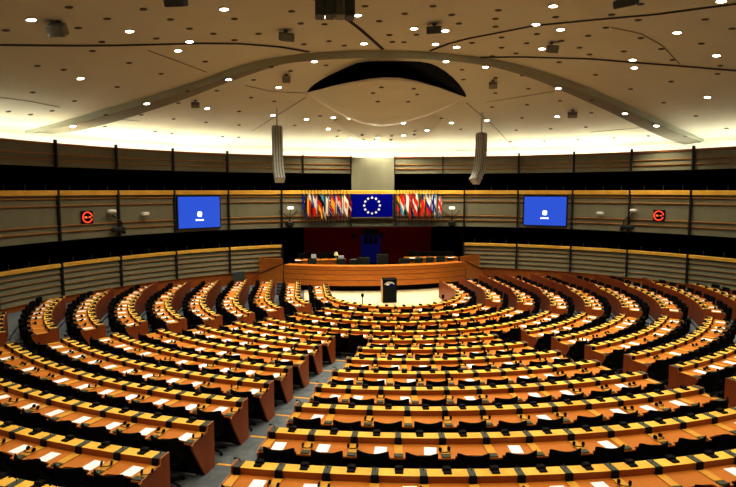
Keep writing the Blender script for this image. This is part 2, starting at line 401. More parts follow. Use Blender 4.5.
# slot shade (flat black sheet) and hood
mb = MB(); S0 = [on_ceiling(*p) for p in smooth_line(SLOT+[SLOT[0]], 1)[:-1]]
cx = sum((p for p in S0), Vector())/len(S0)
rim = [p+Vector((0, 0, -.03)) for p in S0]; up_ = [p+Vector((0, 0, .012))+(p-cx)*0 for p in S0]
n = len(S0); mb.add(rim, [tuple(range(n))]); mb.sweep([[p] + [q] for p, q in zip(rim, up_)], closed=False, caps=False)
struct(mb.build('ceiling_slot_shade', M['slotshade']))
HT = [(306.5, 92.5), (319, 90.2), (331, 87.7), (350, 84.3), (368, 81.3), (385, 79.8), (400, 79.9), (417, 82.3), (440, 88.3), (466, 97.3)]
HB = [(306.5, 92.5), (318, 100), (331, 108), (347, 116), (362, 122), (381, 125), (402, 122), (428, 114), (447, 106), (466, 97.3)]
def hood():
    N = len(HT); T, Bt = [], []
    for i in range(N):
        k = sin(PI*i/(N-1)); b = on_ceiling(*HB[i], dz=-.02-.14*min(1, k*2)); d = ray(*HT[i]); tc = on_ceiling(*HT[i])
        t = (tc-EYE).length*(1-.0*k); drop = .9*k + .02
        # point on the viewing line of the lip where it hangs `drop` below the ceiling above it
        q = tc.copy(); lo, hi = 0., t
        for _ in range(40):
            mid = (lo+hi)/2; q = EYE+d*mid
            if zc(q.x, q.y)-q.z > drop: lo = mid
            else: hi = mid
        T.append(q); Bt.append(b)
    mb = MB(); rows = []
    for j in range(7):
        w = j/6; rows.append([T[i]*(1-w)+Bt[i]*w+Vector((0, 0, -.18*sin(PI*w)*sin(PI*i/(N-1)))) for i in range(N)])
    for a, b in zip(rows[:-1], rows[1:]): mb.strip(a, b)
    R2 = [on_ceiling(HB[i][0], HB[i][1]+2.2*sin(PI*i/(N-1))**.5, dz=-.02) for i in range(N)]; mb.strip(Bt, R2, 1)  # paler ribbon paints the rim as if it caught the cove light
    lip = [p+Vector((0, .02, .10*sin(PI*i/(N-1))+.01)) for i, p in enumerate(T)]; mb.strip(lip, T, 1)  # lip painted paler too, as if lit from below
    return mb.build('ceiling_hood', [M['ceil'], M['lampring_litrim']], smooth=True)
HOOD = hood(); struct(HOOD)
from mathutils.bvhtree import BVHTree
def bvh(o): return BVHTree.FromPolygons([v.co for v in o.data.vertices], [tuple(p.vertices) for p in o.data.polygons])
HT_, BT_ = bvh(HOOD), bvh(BEAM)
# shallow dish below the hood, added as a step to block cove light
DT = [(334, 121), (346, 130), (360, 138), (376, 143), (392, 143.6), (410, 142), (424, 137), (434, 130), (441, 121)]
DU = [(340, 119), (348, 119), (360, 123), (372, 126), (385, 126.5), (402, 124), (415, 119), (428, 116), (438, 117)]
mb = MB(); A = [on_ceiling(*p, dz=-.16) for p in DT]; B = [on_ceiling(*p, dz=-.05) for p in DU]; A2_ = [p+Vector((0, .05, .2)) for p in A]
mb.strip(B, A); mb.strip(A, A2_); struct(mb.build('ceiling_shade_dish', M['ceil'], smooth=True))

# ---------------------------------------------------------------- ceiling fittings
LIGHTS = [(31,19),(129.4,30.6),(224,8.5),(189.5,41),(178,50),(80.5,78),(228.6,78.8),(146.7,103),(207,108),(73,125.5),(139,130),(205.5,136),(323.8,16),(357.4,14.6),(414,28),(445.4,30),(364,43),(435.6,43.5),(456.6,46.5),(314.3,61),(446,61),(485.5,66.6),(278.6,87),(272.9,115),(306.5,119),(333.3,117.2),(347.6,119.2),(328.2,128.7),(350.6,138.3),(377.8,137.6),(376.5,140.6),(403.3,122.6),(429.4,119.2),(403.6,135.2),(427,130),(451.5,122.6),(486.9,120),(553.3,5.4),(721.4,.5),(536,23.8),(560.7,28.9),(677.2,32),(716.6,55),(542,48.2),(632.7,59.4),(634.4,67.3),(707.5,96.8),(558.4,87.6),(625,113),(656.5,125.3),(557.3,116.2),(595.4,138.6),(526.8,141)]
def zone(px, py):
    for i in range(len(NEAR)-1):
        if NEAR[i][0] <= px <= NEAR[i+1][0]:
            k = (px-NEAR[i][0])/(NEAR[i+1][0]-NEAR[i][0]); return py < NEAR[i][1]+k*(NEAR[i+1][1]-NEAR[i][1])
    return True
def disc_mesh(name, r, mats, h=.03):
    mb = MB(); mb.lathe((0, 0, 0), [(r*1.25, .0), (r*1.25, h), (r, h)], 0, 18); mb.lathe((0, 0, 0), [(r*.98, h*.5), (r*.98, h*1.05)], 1, 18); return mb.mesh(name, mats)
lampmesh = disc_mesh('ceiling_light', .128, [M['lampring_litrim'], M['lamp']])
vmb = MB(); vmb.lathe((0, 0, 0), [(.108, -.01), (.108, .012), (.08, .018)], 0, 14); ventmesh = vmb.mesh('ceiling_vent', M['vent'])
def place_on_ceiling(name, me, p):
    o = obj(name, me, None, p); o.rotation_mode = 'QUATERNION'; o.rotation_quaternion = Vector((0, 0, 1)).rotation_difference(cnormal(p.x, p.y)); return o
def spot(p, e=1.0):
    l = bpy.data.lights.new('downlight', 'SPOT'); l.energy = 585*e; l.spot_size = R_(120); l.spot_blend = .7; l.shadow_soft_size = .12; l.color = (1, .90, .70)
    o = bpy.data.objects.new('downlight', l); C.objects.link(o); o.location = p
def fittings(L, me, name, lab, cat, grp, lamp):
    for z in (True, False):
        S = sorted([q for q in L if zone(*q) == z])
        for i, (px, py) in enumerate(S):
            p = on_ceiling(px, py, -.19 if 343 < px < 434 and 127 < py < 144 and (px-388)**2/44**2+(py-122)**2/20**2 < 1 else 0); hit = HT_.ray_cast(EYE, ray(px, py))
            if hit[0] is None: hit = BT_.ray_cast(EYE, ray(px, py))
            if hit[0] is not None: p = hit[0]-ray(px, py)*.03+Vector((0, 0, -.01))
            o = place_on_ceiling(name, me, p)
            tag(o, lab % (ordn(i+1), 'above' if z else 'below'), cat, grp)
            if lamp: spot(p+cnormal(p.x, p.y)*.08)
fittings(LIGHTS, lampmesh, 'ceiling_light', 'bright round recessed ceiling light, %s from left among those %s the arched beam', 'ceiling light', 'round recessed ceiling lights', True)
k_ = 2.944
V1 = [(203,21),(315,55),(422,27),(502,57),(230,82),(17,89),(460,113),(558,84),(690,55),(628,99),(690,118),(300,123),(272,150),(110,194),(187,205),(380,185),(474,217),(604,181),(345,256),(96,272),(219,297),(25,328),(90,337),(153,326),(552,268),(638,267),(525,303),(312,338),(309,372),(416,338),(511,350),(457,387),(506,392),(607,360),(704,328),(704,368),(655,402),(703,404)]
V2 = [(137,33),(234,71),(164,69),(40,99),(353,18),(395,62),(470,40),(553,18),(608,44),(630,69),(505,102),(425,103),(434,123),(468,124),(292,134),(247,121),(173,130),(77,197),(134,209),(239,192),(25,235),(18,287),(86,298),(377,274),(402,257),(391,299),(496,261),(506,278),(480,299),(639,205),(643,234),(578,348),(635,380),(221,341),(147,369),(276,385),(271,401),(345,398),(349,411),(429,412),(432,400),(498,397),(500,386),(668,126),(728,165)]
V3 = [(36,30),(28,55),(28,78),(205,50),(370,43),(455,12),(448,59),(645,57),(725,84),(353,81),(456,112),(301,105),(634,128),(150,100),(222,120),(46,110),(46,140),(120,127),(88,157),(275,140),(305,160),(406,151),(516,144),(550,176),(690,193),(682,217),(215,183),(323,220),(28,229),(107,222),(545,240),(426,262),(28,274),(125,261),(218,297),(312,295),(523,302),(618,341),(121,308),(18,315),(106,347),(310,332),(190,379),(294,374),(89,383),(478,400),(271,411),(376,406),(172,415),(72,417),(586,401),(708,378)]
VENTS = [(x/k_, y/k_) for x, y in V1] + [(245+x/k_, y/k_) for x, y in V2] + [(486+x/k_, y/k_) for x, y in V3]
HOODV = [(373,93),(381.5,87.2),(377.8,101.5),(413.5,88.6),(416.8,94.4),(408,101.5)]
VENTS0 = [v for v in VENTS if not any(abs(v[0]-h[0])+abs(v[1]-h[1]) < 3 for h in HOODV)]
VENTS = VENTS0 + HOODV
fittings(VENTS, ventmesh, 'ceiling_vent', 'small dark round ceiling vent, %s from left among those %s the arched beam', 'ceiling vent', 'small round ceiling vents', False)
# lamps of the same kind above and behind the camera, part of the same ceiling grid
for x in (-12, -7, -2, 3, 8, 13):
    for y in (-24, -19.5, -15):
        if math.hypot(x-WC.x, y-WC.y) < 17:
            p = Vector((x, y, zc(x, y))); q = project(p)
            if q[2] > 0 and -20 < q[0] < 756 and -10 < q[1] < 497: continue
            spot(p+Vector((0, 0, -.1)))
# boxes hanging from the ceiling
def hung_box(px, py, w, h, name, label, cat, m, tilt=25, yaw=0):
    p = on_ceiling(px, py-h*.5); d = (p-EYE).length*.985; c = EYE+ray(px, py)*d; s = project(c)[2]/FPX
    W, H = w*s, h*s*.85; D = W*.7
    t = thing(name, label, cat, c+Vector((0, 0, 0)))
    az = math.atan2(c.x-EYE.x, c.y-EYE.y)+yaw; X = Vector((cos(az), -sin(az), 0)); Y0 = Vector((sin(az), cos(az), 0))
    Z = Vector((0, 0, 1))*cos(R_(tilt))+Y0*sin(R_(-tilt)); Y = Y0*cos(R_(tilt))+Vector((0, 0, 1))*sin(R_(tilt))
    b = MB(); b.box(c, (W, D, H), 0, X, Y, Z, bev=W*.04); b.build('cabinet', m, t, c)
    g = MB(); g.box(c-Y*(D/2+.006), (W*.86, .012, H*.84), 0, X, Y, Z); g.build('grille', M['boxl'] if m is M['boxg'] else M['boxd'], t, c)
    br = MB(); top = Vector((c.x, c.y, zc(c.x, c.y)))+Y0*.1; top.z = zc(top.x, top.y)-.005
    br.tube([c+Y*D*.2, top], .03); br.lathe(top, [(.09, -.02), (.09, .02)], 0, 10); br.build('bracket', M['boxd'], t, c)
    return t
hung_box(57, 30, 17, 13, 'ceiling_speaker', 'tilted grey speaker box hanging at the upper left of the ceiling', 'speaker', M['boxg'], 30, .5)
hung_box(176, 2.5, 20, 9, 'ceiling_speaker', 'dark speaker box at the top edge, left of the large ribbed cluster', 'speaker', M['boxd'], 20, .4)
hung_box(286.5, 37, 14, 9, 'ceiling_speaker', 'small brownish speaker box hanging left below the large ribbed cluster', 'speaker', M['boxg'], 20, -.25)
hung_box(434, 30, 14, 8.5, 'ceiling_speaker', 'small dark speaker box hanging right of the ribbed speaker cluster', 'speaker', M['boxd'], 15, .1)
hung_box(626, 2.5, 21, 9, 'ceiling_speaker', 'dark flat speaker box at the top right edge of the ceiling', 'speaker', M['boxd'], 20, .3)
hung_box(552.5, 49, 10, 8.5, 'ceiling_speaker', 'small grey speaker box hanging above right end of the arched beam', 'speaker', M['boxg'], 20, -.5)
hung_box(493, 85.5, 8, 6, 'ceiling_speaker', 'small pale speaker box below the beam, right of the dark slot', 'speaker', M['boxg'], 30, 0)
hung_box(286.5, 79.5, 8, 6, 'ceiling_speaker', 'small pale speaker box below the beam, left of the dark slot', 'speaker', M['boxg'], 30, 0)
hung_box(572.5, 115, 9, 5, 'ceiling_speaker', 'small pale speaker box low on the ceiling at right, nearest the wall', 'speaker', M['boxg'], 30, 0)
hung_box(195.5, 105, 8, 5, 'ceiling_speaker', 'small pale speaker box low on the ceiling at left, below the beam', 'speaker', M['boxg'], 30, 0)
# big ribbed cluster
def cluster():
    c = EYE+ray(335, 4)*((on_ceiling(335, -6)-EYE).length*.97); s = project(c)[2]/FPX
    t = thing('speaker_cluster', 'large dark grey ribbed speaker cluster hanging at the top centre of the ceiling', 'speaker', c)
    W, H = 40*s, 26*s
    for i in range(4):
        b = MB(); x = (-.375+.25*i)*W; b.box(c+Vector((x, .05*abs(i-1.5), 0)), (W*.235, .5, H), bev=.03); 
        for j in range(3): b.box(c+Vector((x+W*.235*(-.3+.3*j), -.262+.05*abs(i-1.5), 0)), (W*.03, .03, H*.94))
        b.build('cabinet', M['boxd'] if i != 2 else M['boxg'], t, c)
    b = MB()
    for x in (-.3, .3): b.tube([c+Vector((x*W, 0, H/2)), Vector((c.x+x*W, c.y, zc(c.x+x*W, c.y)))], .02)
    b.build('cable', M['blackp'], t, c)
cluster()
# line arrays
def line_array(px, side, label):
    p = on_ceiling(px+ (1 if side < 0 else 0), 116 if side < 0 else 121); D = (p-EYE).length*.955
    t0 = EYE+ray(px, 127 if side < 0 else 134)*D; s = project(t0)[2]/FPX
    t = thing('line_array_speaker', label, 'speaker', t0)
    N = 11; Htot = (56 if side < 0 else 50)*s; h = Htot/N; w = (9.6 if side < 0 else 8.5)*s
    az = math.atan2(EYE.x-t0.x, EYE.y-t0.y); az0 = PI+.16 if side < 0 else PI+.95
    F = (-F0*.93+U_*.36).normalized() if side < 0 else (-U_*.80-F0*.60).normalized(); X = Vector((F.y, -F.x, 0)); dep = w*(.8 if side < 0 else 1.0)
    pos = t0.copy(); tilt = 0
    for i in range(N):
        tilt = R_(.8*i+(max(0, i-4)**2)*.95); Z = Vector((0, 0, -1))*cos(tilt)+F*sin(tilt)
        Yv = (F*cos(tilt)+Vector((0, 0, 1))*sin(tilt)).normalized()
        b = MB(); c = pos+Z*h/2; b.box(c, (w, dep, h*.985), 0, X, Yv, X.cross(Yv).normalized(), bev=.02)
        for q_ in (-.28, 0, .28):
            b.box(c+Yv*(dep/2+.004)+X*(w*q_), (w*.07, .02, h*.99), 1, X, Yv, X.cross(Yv).normalized())
            for sx in (-1, 1): b.box(c+X*(sx*(w/2+.002))+Yv*(dep*q_), (.012, dep*.07, h*.99), 1, X, Yv, X.cross(Yv).normalized())
        b.box(c+Yv*(dep/2+.002), (w*.9, .012, h*.8), 0, X, Yv, X.cross(Yv).normalized())
        cab = b.build('cabinet', [M['array'], M['arrayd']], t, t0); pos = pos+Z*h
    b = MB(); b.box(t0+Vector((0, 0, .05)), (w*.9, dep*.8, .06), X=X, Y=F); b.build('hanging_frame', M['array'], t, t0)
    b = MB(); b.tube([t0+Vector((0, 0, .05)), Vector((t0.x, t0.y, zc(t0.x, t0.y)))], .035); b.build('suspension_rod', M['array'], t, t0)
line_array(277, -1, 'tall pale grey line array speaker column hanging left of the flags')
line_array(481.5, 1, 'tall pale curved line array speaker column hanging right of the flags')

# ---------------------------------------------------------------- desks
H_LEDGE, H_TOP = .88, .765
# shared part meshes, local frame: origin on ledge front line at tier floor, +Y outward (towards the sitter)
def m_console(goose):
    b = MB(); b.box((0, .11, H_LEDGE+.006), (.105, .225, .014), 0); b.box((0, .23, H_LEDGE-.05), (.125, .035, .125), 1, bev=.01)
    if goose: goose_neck(b, 1)
    return b.mesh('microphone_console', [M['grey'], M['blackp']])
def goose_neck(b, m):
    b.tube([(0, .08, H_LEDGE+.01), (0, .085, H_LEDGE+.06), (.025, .11, H_LEDGE+.095), (.05, .13, H_LEDGE+.105)], .005, m, 5); b.tube([(.048, .128, H_LEDGE+.103), (.072, .15, H_LEDGE+.11)], .013, m, 6)
ME_console_near, ME_console_far = m_console(False), m_console(True)
b = MB(); goose_neck(b, 0); ME_goose = b.mesh('gooseneck', M['blackp'])
b = MB(); b.box((0, .025, H_LEDGE-.01), (.135, .10, .13), 0, bev=.012); b.box((0, .10, H_LEDGE+.010), (.125, .12, .028), 0, bev=.008); b.tube([(.03, .02, H_LEDGE+.05), (.034, .01, H_LEDGE+.11)], .006, 0, 5); ME_unit = b.mesh('desk_speaker', M['blackp'])
b = MB(); b.box((0, .435, H_TOP+.010), (.15, .33, .022), 0, bev=.006); ME_pad = b.mesh('headset_rest', M['pad'])
b = MB(); b.box((0, .665, H_TOP+.012), (.15, .11, .026), 0, bev=.006); ME_key = b.mesh('keypad', M['keypad'])
b = MB(); b.box((0, .435, H_TOP+.010), (.15, .33, .022), 0); b.box((0, .665, H_TOP+.012), (.15, .11, .026), 1); ME_padkey = b.mesh('headset_rest', [M['pad'], M['keypad']])
# chair meshes, origin on the floor under the seat, +Y = back
def chair_meshes():
    s = MB(); s.box((0, -.06, .44), (.48, .42, .10), bev=.035)
    k = MB(); rows = []
    for (z, th, off) in ((.42, .05, 0), (.55, .06, .01), (.72, .06, .025), (.895, .055, .04), (.93, .025, .045)):
        f, bk = [], []
        for i in range(13):
            w = -1+2*i/12; x = .275*w*(1-.04*(z-.4)); e = max(0, abs(w)-.86)/.14; zz = z-(.012*e*e if z > .8 else 0)+.012*w*w; y = .16-.12*w*w+off; f.append(Vector((x, y-th/2*(1-.5*e), zz))); bk.append(Vector((x, y+th/2*(1-.5*e), zz)))
        rows.append(f+bk[::-1])
    k.sweep(rows)
    p = MB(); p.lathe((0, 0, .03), [(.05, 0), (.035, .05), (.03, .36)], 0, 8)
    for i in range(5):
        a = 2*PI*i/5+.3; p.tube([(0, 0, .09), (.27*cos(a), .27*sin(a), .05)], [.028, .018], 0, 5); p.box((.27*cos(a), .27*sin(a), .025), (.05, .05, .05), bev=.012)
    return s.mesh('seat', M['black']), k.mesh('backrest', M['black'], smooth=False), p.mesh('pedestal', M['blackp'])
ME_seat, ME_back, ME_ped = chair_meshes()
def joined(meshes, name):
    b = MB(); mats = []
    for me in meshes:
        mm = me.materials[0]
        if mm not in mats: mats.append(mm)
        b.add([v.co for v in me.vertices], [tuple(p.vertices) for p in me.polygons], mats.index(mm))
    return b, mats
# headphones, origin on the desk surface
def hp_mesh():
    b = MB(); b.tube([(.085*cos(a), .085*sin(a), .012+.018*sin(max(0, a))) for a in [R_(x) for x in range(-10, 200, 21)]], .008, 0, 5)
    for s in (-1, 1): b.lathe((s*.078, -.02, .037), [(.02, -.016), (.036, -.010), (.036, .012), (.022, .018)], 0, 9, Z=(1, .2, .25))
    return b.mesh('headphones', M['blackp'])
ME_hp = hp_mesh()
b = MB(); b.box((0, 0, .0035), (.215, .30, .005), 0); ME_paper = b.mesh('paper_sheet', M['paper'])

SEATS = []           # (distance, row, block, seat no text, point, heading, r, u)
BL = {'centre': 'centre block', 'left': 'left block', 'right': 'right block', 'lwing': 'left wing', 'rwing': 'right wing', 'front': 'front horseshoe'}
def desk(n, block, u0, u1):
    r, f, idx = ROWS[n]; L = u1-u0; N = max(1, round(L/.752)); p = L/N
    # keep what the photograph can see (plus a small margin)
    seats = [u0+p*(i+.5) for i in range(N)]; vis = [in_view(arc(u, r, .6, f+.8), 50) for u in seats]
    if not any(vis): return
    i0 = max(0, vis.index(True)-1); i1 = min(N, N-vis[::-1].index(True)+1)
    uu0, uu1 = u0+p*i0, u0+p*i1; base = arc((uu0+uu1)/2, r, .4, f)
    t = thing('curved_desk', 'curved orange wooden desk with yellow ledge, %s row from podium, %s' % (ordn(idx), BL[block]), 'desk', base, 0, 'curved desk rows')
    ub = [u0+p*i for i in range(i0, i1+1)]
    us = usamples(r, uu0, uu1, .28)
    def sw(name, prof, mats, pm=None, sampl=us):
        mb = MB(); mb.sweep([[arc(u, r, d, f+z) for d, z in prof] for u in sampl], mats=pm); return mb.build(name, mats, t, base)
    mb = MB(); fr = []
    for u in us:
        k = max(0, min(1, (abs(u)-r*R_(90)+.9)/.5)); z = H_LEDGE-.03+.16*k
        fr.append([arc(u, r, -.045, f+.02), arc(u, r, -.045, f+z), arc(u, r, -.018, f+z), arc(u, r, -.018, f+.02)])
    mb.sweep(fr); mb.build('front_panel', [M['front']], t, base)
    sw('ledge', [(-.015, H_LEDGE-.035), (-.015, H_LEDGE), (.218, H_LEDGE), (.218, H_LEDGE-.012), (.206, H_TOP-.02), (.18, H_TOP-.02), (.18, H_LEDGE-.035)], [M['ridge'], M['riser']], [0, 0, 1, 1, 1, 1, 1])
    # worktop with tongues between the seats
    mb = MB(); rings = []; su = []
    for u in ub: su += [u+d for d in (-.20, -.155, -.135, 0, .135, .155, .20)]
    su += [u+p/2 for u in ub[:-1]]; su = sorted(x for x in set([uu0, uu1]+su) if uu0-1e-6 <= x <= uu1+1e-6)
    for u in su:
        s = min(abs(u-x) for x in ub); k = 0 if s <= .136 else min(1, (s-.136)/.02); d1 = .735-.085*k-.03*max(0, min(1, (s-.15)/.2))*k
        rings.append([arc(u, r, .195, f+H_TOP-.028), arc(u, r, .195, f+H_TOP), arc(u, r, d1, f+H_TOP), arc(u, r, d1, f+H_TOP-.028)])
    mb.sweep(rings, mats=[0, 0, 1, 0]); mb.build('worktop', [M['top'], M['riser']], t, base)
    sw('modesty_panel', [(.40, .10), (.40, H_TOP-.03), (.42, H_TOP-.03), (.42, .10)], [M['darkpanel']])
    sw('foot_rail', [(.62, .14), (.62, .165), (.645, .165), (.645, .14)], [M['metal']])
    # end panels
    for u, s, real in ((uu0, 1, i0 == 0), (uu1, -1, i1 == N)):
        if not real: continue
        mb = MB(); pr = [(-.02, 0), (-.02, H_LEDGE+.012), (.215, H_LEDGE+.012), (.235, H_TOP+.025), (.70, H_TOP+.012), (.75, H_TOP-.03), (.73, H_TOP-.12), (.34, 0)]
        mb.prism([(arc(u, r, d, f+z), arc(u+s*.035*-1, r, d, f+z)) for d, z in pr], 0); mb.build('end_panel', M['end'], t, base)
        mb = MB(); w_ = [(-.02, H_LEDGE+.012), (.215, H_LEDGE+.012), (.235, H_TOP+.025), (.70, H_TOP+.012), (.75, H_TOP-.03)]
        mb.strip([arc(u-s*.030, r, d, f+z+.003) for d, z in w_], [arc(u-s*.039, r, d, f+z+.003) for d, z in w_]); mb.build('edge_banding', M['edge'], t, base)
    # fittings
    for j, u in enumerate(ub):
        uu = min(max(u, uu0+.06), uu1-.06); g = arc(uu, r, 0, f); near = (g-EYE).length < 16.5; rz = heading(uu, r); loc = g-base
        c = obj('microphone_console', ME_console_near if near else ME_console_far, t, loc, rz)
        if near: obj('gooseneck', ME_goose, c)
        if near:
            q = obj('headset_rest', ME_pad, t, loc, rz); obj('keypad', ME_key, q)
        elif (g-EYE).length < 28: obj('headset_rest', ME_padkey, t, loc, rz)
    for j in range(i0, i1):
        u = seats[j]; obj('desk_speaker', ME_unit, t, arc(u, r, 0, f)-base, heading(u, r))
        side = (N-j, 'from right') if block == 'left' else (j+1, 'from left') if block in ('centre', 'right', 'front') else ((N-j) if block == 'lwing' else j+1, 'from near end')
        SEATS.append(((arc(u, r, .9, f)-EYE).length, n, block, '%s seat %s' % (ordn(side[0]), side[1]), u, r, f, p, idx))
for n in 'ABCDEFGH':
    r = ROWS[n][0]; (a, b), (c, d) = A1[n], A2[n]; e = u_end(n) if n in YEND else r*R_(70)
    desk(n, 'centre', -r*R_(a), r*R_(a))
    desk(n, 'left', -r*R_(c), -r*R_(b)); desk(n, 'right', r*R_(b), r*R_(c))
    if n in 'CDEFGH': desk(n, 'lwing', -e, -r*R_(d)); desk(n, 'rwing', r*R_(d), e)
desk('Z', 'left', -ROWS['Z'][0]*R_(A2['Z'][0]), -ROWS['Z'][0]*R_(A1['Z'][1]))
for n in 'IJK':
    r = ROWS[n][0]; c, d = A2[n]; e = u_end(n)
    desk(n, 'centre', -r*R_(c), r*R_(c)); desk(n, 'lwing', -e, -r*R_(d)); desk(n, 'rwing', r*R_(d), e)
e = u_end('L'); desk('L', 'front', -e, e)

# chairs, papers, headphones
SEATS.sort(key=lambda s: s[0])
rest_ch, rest_pa, rest_hp = MB(), MB(), MB()
jb, jm = joined([ME_seat, ME_back, ME_ped], 'conference_chair')
ME_chair_all = jb.mesh('conference_chair', jm)
def accumulate(b, me, M4):
    b.add([M4 @ v.co for v in me.vertices], [tuple(p.vertices) for p in me.polygons], 0)
    k = len(me.polygons); b.m[-k:] = [p.material_index for p in me.polygons]
nc = npp = nh = 0
rnd = random.Random(11)
for (dist, n, block, txt, u, r, f, p, idx) in SEATS:
    where = '%s, %s row from podium, %s' % (txt, ordn(idx), BL[block]); short = '%s, %s row, %s' % (txt, ordn(idx), BL[block])
    du = rnd.uniform(-.03, .03); dd = .76+rnd.uniform(-.02, .05); rz = heading(u+du, r)+rnd.uniform(-.10, .10); g = arc(u+du, r, dd, f)
    if not in_view(g+Vector((0, 0, .8)), 60): pass
    if nc < 300 and in_view(g+Vector((0, 0, .85)), 5):
        t = thing('conference_chair', 'black chair at '+short, 'chair', g, rz, 'black conference chairs'); nc += 1
        obj('seat', ME_seat, t); obj('backrest', ME_back, t); obj('pedestal', ME_ped, t)
    else:
        accumulate(rest_ch, ME_chair_all, Matrix.Translation(g) @ Matrix.Rotation(rz, 4, 'Z') @ Matrix.Diagonal((1, 1, .95, 1)))
    # paper
    has_p = rnd.random() < (.92 if block == 'left' else .60 if block == 'centre' else .82); off = rnd.choice([-.14, .05, .10, .13, .14])+rnd.uniform(-.03, .025)
    pd = .47+rnd.uniform(-.03, .03); pr = heading(u, r)+rnd.uniform(-.10, .10); has_h = rnd.random() < .62; hd = .50+rnd.uniform(-.05, .04); hz = rnd.uniform(-.5, .5)
    if block in ('lwing', 'rwing'): off = rnd.uniform(-.05, .05)
    if has_p:
        g = arc(u+off, r, pd-.0, f+H_TOP)
        if npp < 300 and in_view(g, 2): npp += 1; tag(obj('paper_sheet', ME_paper, None, g, pr), 'white paper at '+short, 'paper', 'paper sheets on the desks')
        else: accumulate(rest_pa, ME_paper, Matrix.Translation(g) @ Matrix.Rotation(pr, 4, 'Z'))
    if has_h:
        g = arc(u+p/2, r, hd, f+H_TOP+.024)
        if abs(u+p/2) > r*R_(A2.get(n, (180, 0))[0])-.1 and abs(u) < r*R_(A2.get(n, (180, 0))[0]): continue
        if nh < 300 and in_view(g, 2): nh += 1; tag(obj('headphones', ME_hp, None, g, heading(u, r)+hz), 'black headphones at '+short, 'headphones', 'headphones on the desks')
        else: accumulate(rest_hp, ME_hp, Matrix.Translation(g) @ Matrix.Rotation(heading(u, r)+hz, 4, 'Z'))
if rest_ch.v: tag(rest_ch.build('conference_chairs', jm), 'remaining small black chairs in the far rows and wings', 'chairs', None, 'stuff')
if rest_pa.v: tag(rest_pa.build('paper_sheets', M['paper']), 'remaining small white papers on the far desks and wings', 'papers', None, 'stuff')
if rest_hp.v: tag(rest_hp.build('headsets', M['blackp']), 'remaining small black headphones on the far desks', 'headphones', None, 'stuff')

# ---------------------------------------------------------------- podium
def pod(x, d=0, z=0):                                  # curved front, d = depth behind the front face
    R0 = 12.6; a = math.asin(x/R0); return Vector(((R0-d)*sin(a), 5.1+R0-(R0-d)*cos(a), z))
PX = [-5.55+11.1*i/28 for i in range(29)]
base = Vector((0, 6, 0)); pt = thing('podium_desk', 'long curved wooden podium desk with dark recessed base in front of the flags', 'desk', base)
mb = MB(); mb.sweep([[pod(x, 0, .36), pod(x, 0, 1.48), pod(x, .06, 1.48), pod(x, .06, .36)] for x in PX]); mb.build('front_panel', M['podium'], pt, base)
for z in (.68, 1.02, 1.28):
    mb = MB(); mb.sweep([[pod(x, -.006, z-.012), pod(x, -.006, z+.012), pod(x, .01, z+.012), pod(x, .01, z-.012)] for x in PX]); mb.build('panel_seam', M['podium_dark'], pt, base)
mb = MB(); mb.sweep([[pod(x, -.03, 1.48), pod(x, -.03, 1.52), pod(x, .75, 1.52), pod(x, .75, 1.48)] for x in PX]); mb.build('worktop', M['podium'], pt, base)
mb = MB(); mb.sweep([[pod(x, .45, 0), pod(x, .45, .4), pod(x, .55, .4), pod(x, .55, 0)] for x in PX]); mb.build('recessed_base', M['darkpanel'], pt, base)
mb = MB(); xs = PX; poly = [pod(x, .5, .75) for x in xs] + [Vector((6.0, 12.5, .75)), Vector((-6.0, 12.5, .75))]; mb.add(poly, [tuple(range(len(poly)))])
poly2 = [pod(x, .56, .0) for x in xs]; mb.strip(poly2, [pod(x, .56, .75) for x in xs]); struct(mb.build('floor_podium', M['darkpanel']))
# stair parapets left and right
for s in (-1, 1):
    o = Vector((s*6.2, 6.6, 0)); t = thing('stair_parapet', 'wooden stair side panels with sloping dark handrail at the %s end of podium' % ('left' if s < 0 else 'right'), 'panel', o)
    a = pod(s*5.64, 0, 0); bq = Vector((s*7.15, a.y+1.25, 0))
    mb = MB(); n_ = Vector((0, .08, 0)); mb.prism([(a+Vector((0, 0, .2)), a+n_+Vector((0, 0, .2))), (bq, bq+n_), (bq+Vector((0, 0, .80)), bq+n_+Vector((0, 0, .80))), (a+Vector((0, 0, 1.54)), a+n_+Vector((0, 0, 1.54)))]); mb.build('front_panel', M['podium'], t, o)
    mb = MB(); up = Vector((0, 0, .05)); mb.sweep([[q+Vector((0, -.03, z0)), q+Vector((0, -.03, z0+.07)), q+Vector((0, .14, z0+.07)), q+Vector((0, .14, z0))] for q, z0 in ((a, 1.52), (bq, .78))]); mb.build('handrail', M['podium_dark'], t, o)
    a2 = a+Vector((0, 1.3, 0)); b2 = bq+Vector((0, .75, 0)); mb = MB(); mb.prism([(a2, a2+n_), (b2, b2+n_), (b2+Vector((0, 0, 1.72)), b2+n_+Vector((0, 0, 1.72))), (a2+Vector((0, 0, 1.72)), a2+n_+Vector((0, 0, 1.72)))]); mb.build('back_panel', M['podium'], t, o)
    st = Vector((s*5.9, 5.6, 0)); t = thing('podium_steps', 'dark carpeted steps up to the %s end of podium' % ('left' if s < 0 else 'right'), 'steps', st)
    for i in range(4):
        mb = MB(); mb.box((s*5.72, 4.95+.27*i, .07+.07*i), (.42, .28, .14+.14*i), bev=.012); mb.build('step', M['steps'], t, st)
